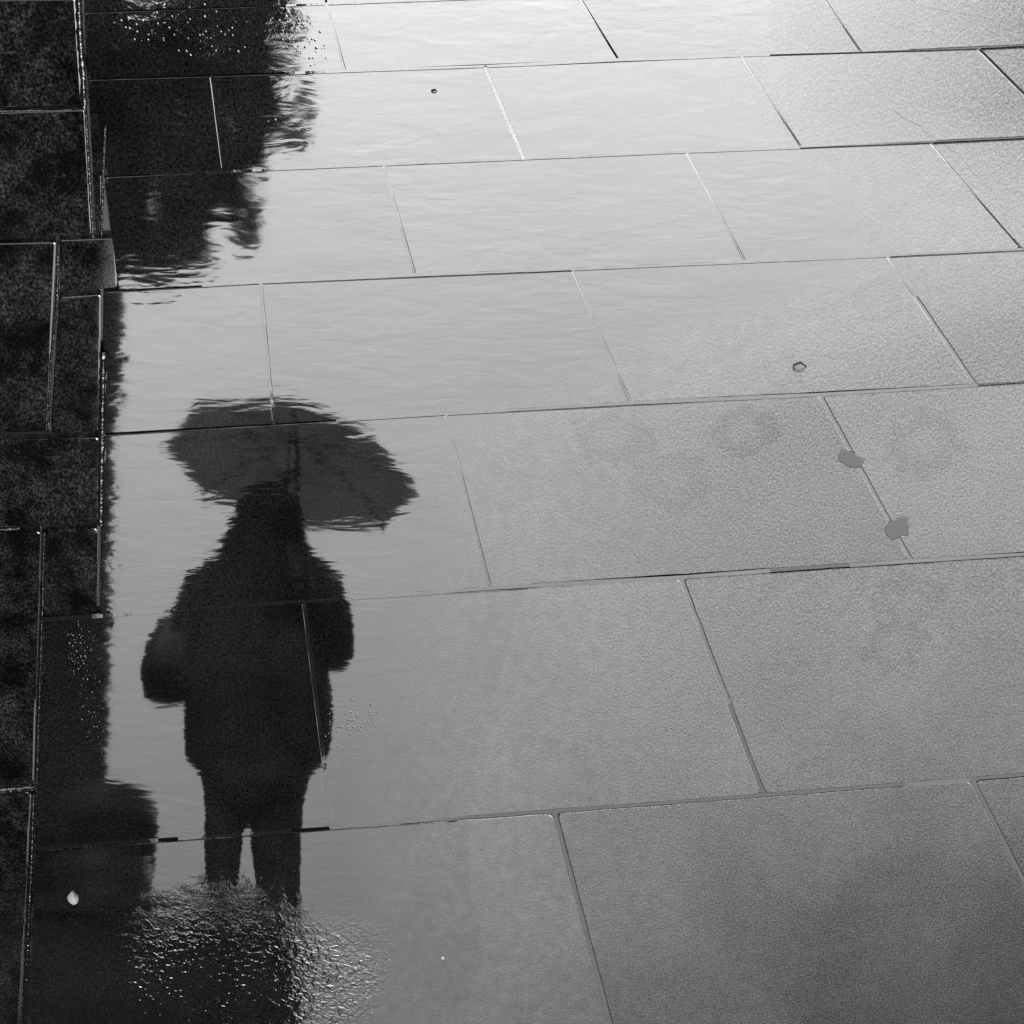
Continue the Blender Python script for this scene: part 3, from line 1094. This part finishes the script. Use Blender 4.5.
bm = bmesh.new()
na, nr = 64, 12
top = bm.verts.new(cano(0, 0))
rows = [[bm.verts.new(cano(i / nr, 2 * math.pi * k / na)) for k in range(na)] for i in range(1, nr + 1)]
for k in range(na): bm.faces.new((top, rows[0][k], rows[0][(k + 1) % na]))
for a, b in zip(rows, rows[1:]):
    for k in range(na): bm.faces.new((a[k], b[k], b[(k + 1) % na], a[(k + 1) % na]))
obj('canopy', bm, FABRIC, umb, True)
for k in range(NR):
    a = 2 * math.pi * k / NR
    bm = bmesh.new()
    add_tube(bm, [cano(i / 8, a) - ax_dir * .006 for i in range(9)] + [cano(1, a) + (cano(1, a) - cano(.9, a)).normalized() * .012], .0042, 6)
    rb = obj('rib', bm, STEEL, umb, True)
    bm = bmesh.new()
    add_tube(bm, [rim_c + ax_dir * (RISE - .13), cano(.5, a) - ax_dir * .008], .0024, 6)
    obj('stretcher', bm, STEEL, rb, True)
bm = bmesh.new()
shaft_top = cano(0, 0)
grip = Vector((0, 0, 0))
add_tube(bm, [grip + Vector((-.0, 0, -.02)), shaft_top - ax_dir * .02, shaft_top], .0055, 8)
obj('shaft', bm, STEEL, umb, True)
bm = bmesh.new()
add_tube(bm, [shaft_top - ax_dir * .005, shaft_top + ax_dir * .012, shaft_top + ax_dir * .05], [.014, .009, .005], 10)
obj('ferrule', bm, STEEL, umb, True)
bm = bmesh.new()
g2 = (grip - shaft_top).normalized()
add_tube(bm, [grip - g2 * .05, grip + g2 * .06, grip + g2 * .09 + Vector((0, -.01, 0)), grip + g2 * .105 + Vector((0, -.03, 0)),
              grip + g2 * .09 + Vector((0, -.05, 0)), grip + g2 * .07 + Vector((0, -.055, 0))], .012, 10)
obj('handle', bm, LEATH, umb, True)
bm = bmesh.new()
bmesh.ops.create_cone(bm, cap_ends=True, segments=12, radius1=.016, radius2=.012, depth=.05,
                      matrix=Matrix.Translation(rim_c + ax_dir * (RISE - .13)) @ ax_dir.to_track_quat('Z', 'Y').to_matrix().to_4x4())
obj('runner', bm, LEATH, umb, True)

# ------------------------------------------------------------------ litter bin beside the person
BINM = simple('bin_iron', 0.02, 0.5, 0.3, 10)
bc = M(96, 1030, YP + 1.9)
bin_ = empty('litter_bin', (bc.x, bc.y, 0))
tag(bin_, 'black round litter bin standing near the corner of the dark building', 'litter bin')
rw = abs(M(154, 900, bc.y).x - bc.x)
bh = M(154, 800, bc.y).z
bm = bmesh.new()
add_loft(bm, [(0, 0, 0, rw * .86, rw * .86), (0, 0, .04, rw * .9, rw * .9), (0, 0, .06, rw * .84, rw * .84), (0, 0, bh * .82, rw * .97, rw * .97), (0, 0, bh * .86, rw, rw)], 32)
obj('bin_body', bm, BINM, bin_, True)
bm = bmesh.new()
add_loft(bm, [(0, 0, bh * .87, rw * 1.02, rw * 1.02), (0, 0, bh * .95, rw * 1.02, rw * 1.02), (0, 0, bh * .985, rw, rw), (0, 0, bh, rw * .94, rw * .94)], 32)
obj('bin_lid', bm, BINM, bin_, True)

# low stone planter wall behind the person
PLM = simple('planter_stone', 0.03, 0.7, 0.4, 8, 0.003)
YW = YP + .55
pa, pb = M(296, 892, YW), M(-260, 892, YW)
pl = empty('planter', ((pa.x + pb.x) / 2, YW, 0))
tag(pl, 'long low dark stone planter standing behind the person under the umbrella', 'planter')
hw_ = abs(pa.x - pb.x) / 2
bm = bmesh.new()
add_box(bm, (-hw_ + .02, .02, 0), (hw_ - .02, .62, pa.z - .06), .008)
obj('planter_box', bm, PLM, pl)
bm = bmesh.new()
add_box(bm, (-hw_, 0, pa.z - .06), (hw_, .10, pa.z), .006)
add_box(bm, (-hw_, .54, pa.z - .06), (hw_, .64, pa.z), .006)
add_box(bm, (-hw_, .101, pa.z - .06), (-hw_ + .1, .539, pa.z), .006)
add_box(bm, (hw_ - .1, .101, pa.z - .06), (hw_, .539, pa.z), .006)
obj('coping', bm, PLM, pl)
bm = bmesh.new()
g_ = [[bm.verts.new((-hw_ + .09 + (2 * hw_ - .18) * i / 40, .09 + .46 * j / 8, pa.z - .03 + .02 * mnoise.noise(Vector((i * .7, j * .7, 3))))) for j in range(9)] for i in range(41)]
for i in range(40):
    for j in range(8): bm.faces.new((g_[i][j], g_[i + 1][j], g_[i + 1][j + 1], g_[i][j + 1]))
obj('soil', bm, BINM, pl, True)

# ------------------------------------------------------------------ the dark building
BRICK = None
m_, nt_, out_ = newmat('dark_brick')
tc_ = nt_.node('ShaderNodeTexCoord').outputs['Object']
br_ = nt_.node('ShaderNodeTexBrick')
mp_ = nt_.node('ShaderNodeMapping')
mp_.inputs['Rotation'].default_value = (R(90), 0, 0)
nt_.l.new(tc_, mp_.inputs['Vector'])
nt_.l.new(mp_.outputs[0], br_.inputs['Vector'])
br_.inputs['Scale'].default_value = 4.0
br_.inputs['Color1'].default_value = (.035, .035, .035, 1)
br_.inputs['Color2'].default_value = (.02, .02, .02, 1)
br_.inputs['Mortar'].default_value = (.05, .05, .05, 1)
b_ = principled(nt_, br_.outputs['Color'], .85)
nt_.l.new(b_.outputs[0], out_.inputs['Surface'])
BRICK = m_
STONE = simple('dressed_stone', 0.09, 0.8, 0.3, 4)
GLASS = simple('window_glass', 0.012, 0.08, 0.2, 2)
FRAME = simple('painted_frame', 0.12, 0.5, 0.2, 4)
SLATE = simple('roof_slate', 0.03, 0.6, 0.3, 6)
DOORM = simple('door_paint', 0.02, 0.4, 0.2, 4)


def building(name, x0, x1, y0, y1, h, floors, bays, label, roof=None, turn=0.0):
    hw = (x1 - x0) / 2
    root = empty(name, (x0 + hw * math.cos(turn), y0 + hw * math.sin(turn), 0), turn)
    tag(root, label, 'building')
    w = x1 - x0
    bm = bmesh.new()
    add_box(bm, (-w / 2, 0, -.01), (w / 2, y1 - y0, h))
    obj('wall', bm, BRICK, root)
    bm = bmesh.new()
    add_box(bm, (-w / 2 - .06 * 0 + .003, -.08, -.005), (w / 2 - .003, -.003, .7))
    obj('plinth', bm, STONE, root)
    bm = bmesh.new()
    add_box(bm, (-w / 2 - .004, -.25, h - .5), (w / 2 + .004, -.003, h - .15))
    add_box(bm, (-w / 2 - .004, -.38, h - .15), (w / 2 + .004, -.003, h + .02))
    obj('cornice', bm, STONE, root)
    fh = (h - 1.0) / floors
    bw = w / bays
    for f in range(floors):
        for b in range(bays):
            cx = -w / 2 + bw * (b + .5)
            if f == 0 and b == bays // 2:
                bm = bmesh.new()
                add_box(bm, (cx - .5, -.1, .05), (cx + .5, -.003, 2.3))
                d = obj('door', bm, DOORM, root)
                bm = bmesh.new()
                bmesh.ops.create_uvsphere(bm, u_segments=10, v_segments=8, radius=.035, matrix=Matrix.Translation((cx + .38, -.14, 1.1)))
                obj('door_handle', bm, STEEL, d)
                continue
            zb = f * fh + 1.0
            ww, wh = min(1.1, bw * .5), fh * .55
            bm = bmesh.new()
            add_box(bm, (cx - ww / 2, -.02, zb), (cx + ww / 2, -.004, zb + wh))
            wd = obj('window', bm, GLASS, root)
            bm = bmesh.new()
            t = .06
            add_box(bm, (cx - ww / 2 - t, -.07, zb), (cx - ww / 2, -.003, zb + wh))
            add_box(bm, (cx + ww / 2, -.07, zb), (cx + ww / 2 + t, -.003, zb + wh))
            add_box(bm, (cx - ww / 2 - t, -.07, zb + wh), (cx + ww / 2 + t, -.003, zb + wh + t))
            add_box(bm, (cx - ww / 2, -.05, zb + wh * .5 - .025), (cx + ww / 2, -.022, zb + wh * .5 + .025))
            add_box(bm, (cx - .02, -.046, zb + .002), (cx + .02, -.022, zb + wh * .5 - .027))
            add_box(bm, (cx - .02, -.046, zb + wh * .5 + .027), (cx + .02, -.022, zb + wh - .002))
            obj('window_frame', bm, FRAME, wd)
            bm = bmesh.new()
            add_box(bm, (cx - ww / 2 - .12, -.16, zb - .1), (cx + ww / 2 + .12, -.003, zb - .002))
            obj('window_sill', bm, STONE, wd)
    if roof:
        bm = bmesh.new()
        d = y1 - y0
        a = [bm.verts.new(p) for p in ((-w / 2, -.2, h + .025), (w / 2, -.2, h + .025), (w / 2, d + .2, h + .025), (-w / 2, d + .2, h + .025),
                                       (-w / 2, d / 2, h + roof), (w / 2, d / 2, h + roof))]
        for f in ((0, 1, 5, 4), (2, 3, 4, 5), (1, 2, 5), (3, 0, 4), (3, 2, 1, 0)): bm.faces.new([a[i] for i in f])
        rf = obj('roof', bm, SLATE, root)
        bm = bmesh.new()
        add_box(bm, (w / 2 - 1.3, d / 2 - .4, h + roof * .4), (w / 2 - .3, d / 2 + .4, h + roof + .9))
        obj('chimney', bm, BRICK, rf)
    return root


YB = 24.0
xe = M(112, 560, YB).x
building('brick_building', xe, xe + 14, YB, YB + 12, 15.0, 4, 5, 'tall dark brick building with stone cornice standing beside the pavement', turn=-R(5.5))

# the far side of the street, low over the horizon; the tallest house, unseen, is raised to darken the paving
xs = -44
lb = ['dark brick house with a slate roof at the left end of the far terrace', 'brick house second from the left in the far terrace, behind the person',
      'brick house in the middle of the far terrace, made tallest to darken the paving', 'low brick house right of the tallest one in the far terrace',
      'brick house at the right end of the far terrace']
for i, (w, h) in enumerate(((12, 11.5), (13, 13.6), (18, 17.0), (12, 11.0), (13, 12.2))):
    building('terrace_house', xs + .01, xs + w - .01, 58, 68, h, 4, 4, lb[i], roof=2.2)
    xs += w

# ------------------------------------------------------------------ the tree
LEAF = simple('leaf_dark', 0.07, 0.5, 0.75, 2.2)
BARK = simple('bark', 0.04, 0.9, 0.4, 8, 0.01)
YT = 21.0
rt = random.Random(11)
base = M(-60, 300, YT)
tree = empty('tree', (base.x, YT, 0))
tag(tree, 'dark leafy street tree standing before the dark building, its crown reflected upside down', 'tree')
TO = Vector((base.x, YT, 0))


def TL(x, y, dy=0):
    return M(x, y, YT + dy) - TO


cc = TL(-90, -110)
bm = bmesh.new()
add_tube(bm, [(0, 0, -.02), (.03, 0, 1.0), (-.02, .02, 2.6), (.05, 0, cc.z - 1.0), (.1, 0, cc.z)], [.20, .15, .13, .11, .06], 14)
obj('trunk', bm, BARK, tree, True)
clumps = []
# crown clumps: some placed along the edge that the water shows, the rest filling a round crown
EDGE = [(150, 262, 34), (185, 250, 28), (130, 235, 40), (190, 215, 36), (225, 62, 26), (176, 165, 32), (208, 92, 30), (225, 190, 26), (215, 150, 40), (245, 155, 22), (262, 120, 26), (250, 95, 32), (268, 75, 22),
        (292, 128, 12), (255, 45, 26), (275, 20, 22), (240, 10, 36), (258, -30, 34), (230, -70, 44), (180, 120, 48), (140, 170, 46), (170, 60, 50), (130, 100, 50),
        (195, 0, 50), (120, 30, 55), (110, 250, 34), (248, 212, 10), (240, 235, 9), (300, 100, 9), (90, 200, 50), (80, 90, 60)]
pxm = TL(100, 0).x - TL(200, 0).x
pxm = abs(pxm) / 100
for (x, y, r) in EDGE:
    for d in (-.25, .25):
        clumps.append((TL(x + rt.uniform(-5, 5), y + rt.uniform(-5, 5), d) * 1.0, r * pxm * .88, 1.0))
    for _ in range(2 if x > 180 else 0):
        a = rt.uniform(-1.2, 1.4)
        q_ = r * rt.uniform(.85, 1.2)
        clumps.append((TL(x + math.cos(a) * q_, y + math.sin(a) * q_, rt.uniform(-.2, .2)), rt.uniform(5, 10) * pxm, 1.6))
for i in range(60):
    while True:
        v = Vector((rt.uniform(-1, 1), rt.uniform(-1, 1), rt.uniform(-1, 1)))
        if .25 < v.length < 1: break
    p = cc + Vector((v.x * 1.05 + .25, v.y * 1.25, v.z * 1.15 + .35))
    clumps.append((p, rt.uniform(.25, .42), .45))
verts, faces = [], []
for (c, r, den) in clumps:
    n = int(720 * den * (r / .2) ** 1.6)
    n = max(26, min(n, 900))
    for _ in range(n):
        v = Vector((rt.gauss(0, 1), rt.gauss(0, 1), rt.gauss(0, 1))).normalized() * (r * rt.uniform(.35, 1.05) ** .7)
        p = c + v
        s = rt.uniform(.018, .042)
        a = Vector((rt.gauss(0, 1), rt.gauss(0, 1), rt.gauss(0, 1))).normalized()
        b = a.orthogonal().normalized()
        i0 = len(verts)
        verts += [p - a * s, p + b * s * .5, p + a * s, p - b * s * .5]
        faces.append((i0, i0 + 1, i0 + 2, i0 + 3))
me = bpy.data.meshes.new('crown')
me.from_pydata([tuple(v) for v in verts], [], faces)
me.materials.append(LEAF)
cr = bpy.data.objects.new('crown', me)
col.objects.link(cr)
cr.parent = tree
for i in range(9):
    tgt = clumps[rt.randrange(len(clumps))][0]
    bm = bmesh.new()
    st = Vector((.05, 0, cc.z - rt.uniform(.3, 1.6)))
    mid_ = st.lerp(tgt, .5) + Vector((0, 0, .12))
    add_tube(bm, [st, mid_, tgt], [.05, .032, .010], 8)
    obj('limb', bm, BARK, tree, True)

# ------------------------------------------------------------------ sky and light
w = bpy.data.worlds.new('World')
scene.world = w
w.use_nodes = True
nt = NT(w)
for n in list(nt.n): nt.n.remove(n)
wout = nt.node('ShaderNodeOutputWorld')
bg = nt.node('ShaderNodeBackground')
sky = nt.node('ShaderNodeTexSky', sky_type='NISHITA')
SUN_EL, SUN_AZ = R(58), R(165)              # azimuth from +Y towards +X
sky.sun_disc = False
sky.sun_elevation = SUN_EL
sky.sun_rotation = SUN_AZ
sky.air_density = 2.0
sky.dust_density = 4.0
bw = nt.node('ShaderNodeRGBToBW')
nt.l.new(sky.outputs[0], bw.inputs[0])
# overcast: a dark band low over the street and a bright break in the cloud higher up, ahead
tc = nt.node('ShaderNodeTexCoord')
sep = nt.node('ShaderNodeSeparateXYZ')
nt.l.new(tc.outputs['Generated'], sep.inputs[0])
el = nt.math('ARCSINE', sep.outputs[2])
el = nt.math('MULTIPLY', el, 180 / math.pi)
el = nt.math('ADD', el, nt.math('MULTIPLY', nt.math('SUBTRACT', nt.noise(tc.outputs['Generated'], 5.0, 4), .5), 1.2))
fc = nt.node('ShaderNodeFloatCurve')
nt.l.new(nt.math('DIVIDE', el, 90.0, clamp=True), fc.inputs['Value'])
cu = fc.mapping.curves[0]
CLOUD = [(0, .004), (10, .006)] + [(e, min(.97, math.exp(.222 * (e - 38)))) for e in (16, 19, 22, 24, 26, 28, 30, 32, 34, 36, 37)] + \
        [(39, .80), (42, .5), (46, .2), (50, .07), (58, .02), (70, .012), (90, .01)]
cu.points[0].location = (0, CLOUD[0][1])
cu.points[1].location = (1, CLOUD[-1][1])
for e, v in CLOUD[1:-1]: cu.points.new(e / 90, v)
fc.mapping.update()
hor = nt.math('SQRT', nt.math('SUBTRACT', 1.0, nt.math('MULTIPLY', sep.outputs[2], sep.outputs[2])))
ahead = nt.smap(nt.math('DIVIDE', sep.outputs[1], nt.math('MAXIMUM', hor, .01)), .62, .95, .06, 1.0)
cloud = nt.math('MULTIPLY', fc.outputs[0], ahead)
sky_gain = 81.0
val = nt.math('MULTIPLY', nt.math('MULTIPLY', bw.outputs[0], cloud), sky_gain)
nt.l.new(nt.grey(val), bg.inputs['Color'])
bg.inputs['Strength'].default_value = 0.10
nt.l.new(bg.outputs[0], wout.inputs['Surface'])

sd = bpy.data.lights.new('sun', 'SUN')
sd.energy = 0.5
sd.angle = R(20)
sd.color = (1, 1, 1)
sun = bpy.data.objects.new('sun', sd)
col.objects.link(sun)
dirv = Vector((math.sin(SUN_AZ) * math.cos(SUN_EL), math.cos(SUN_AZ) * math.cos(SUN_EL), math.sin(SUN_EL)))
sun.rotation_euler = dirv.to_track_quat('Z', 'Y').to_euler()
sun.location = dirv * 60

vs_ = scene.view_settings
scene.display_settings.display_device = 'sRGB'
vs_.view_transform = 'Standard'
vs_.look = 'None'
vs_.exposure = 0.0
vs_.gamma = 1.0
vs_.use_curve_mapping = False
scene.render.engine = 'CYCLES'
scene.cycles.max_bounces = 6
scene.cycles.use_denoising = False
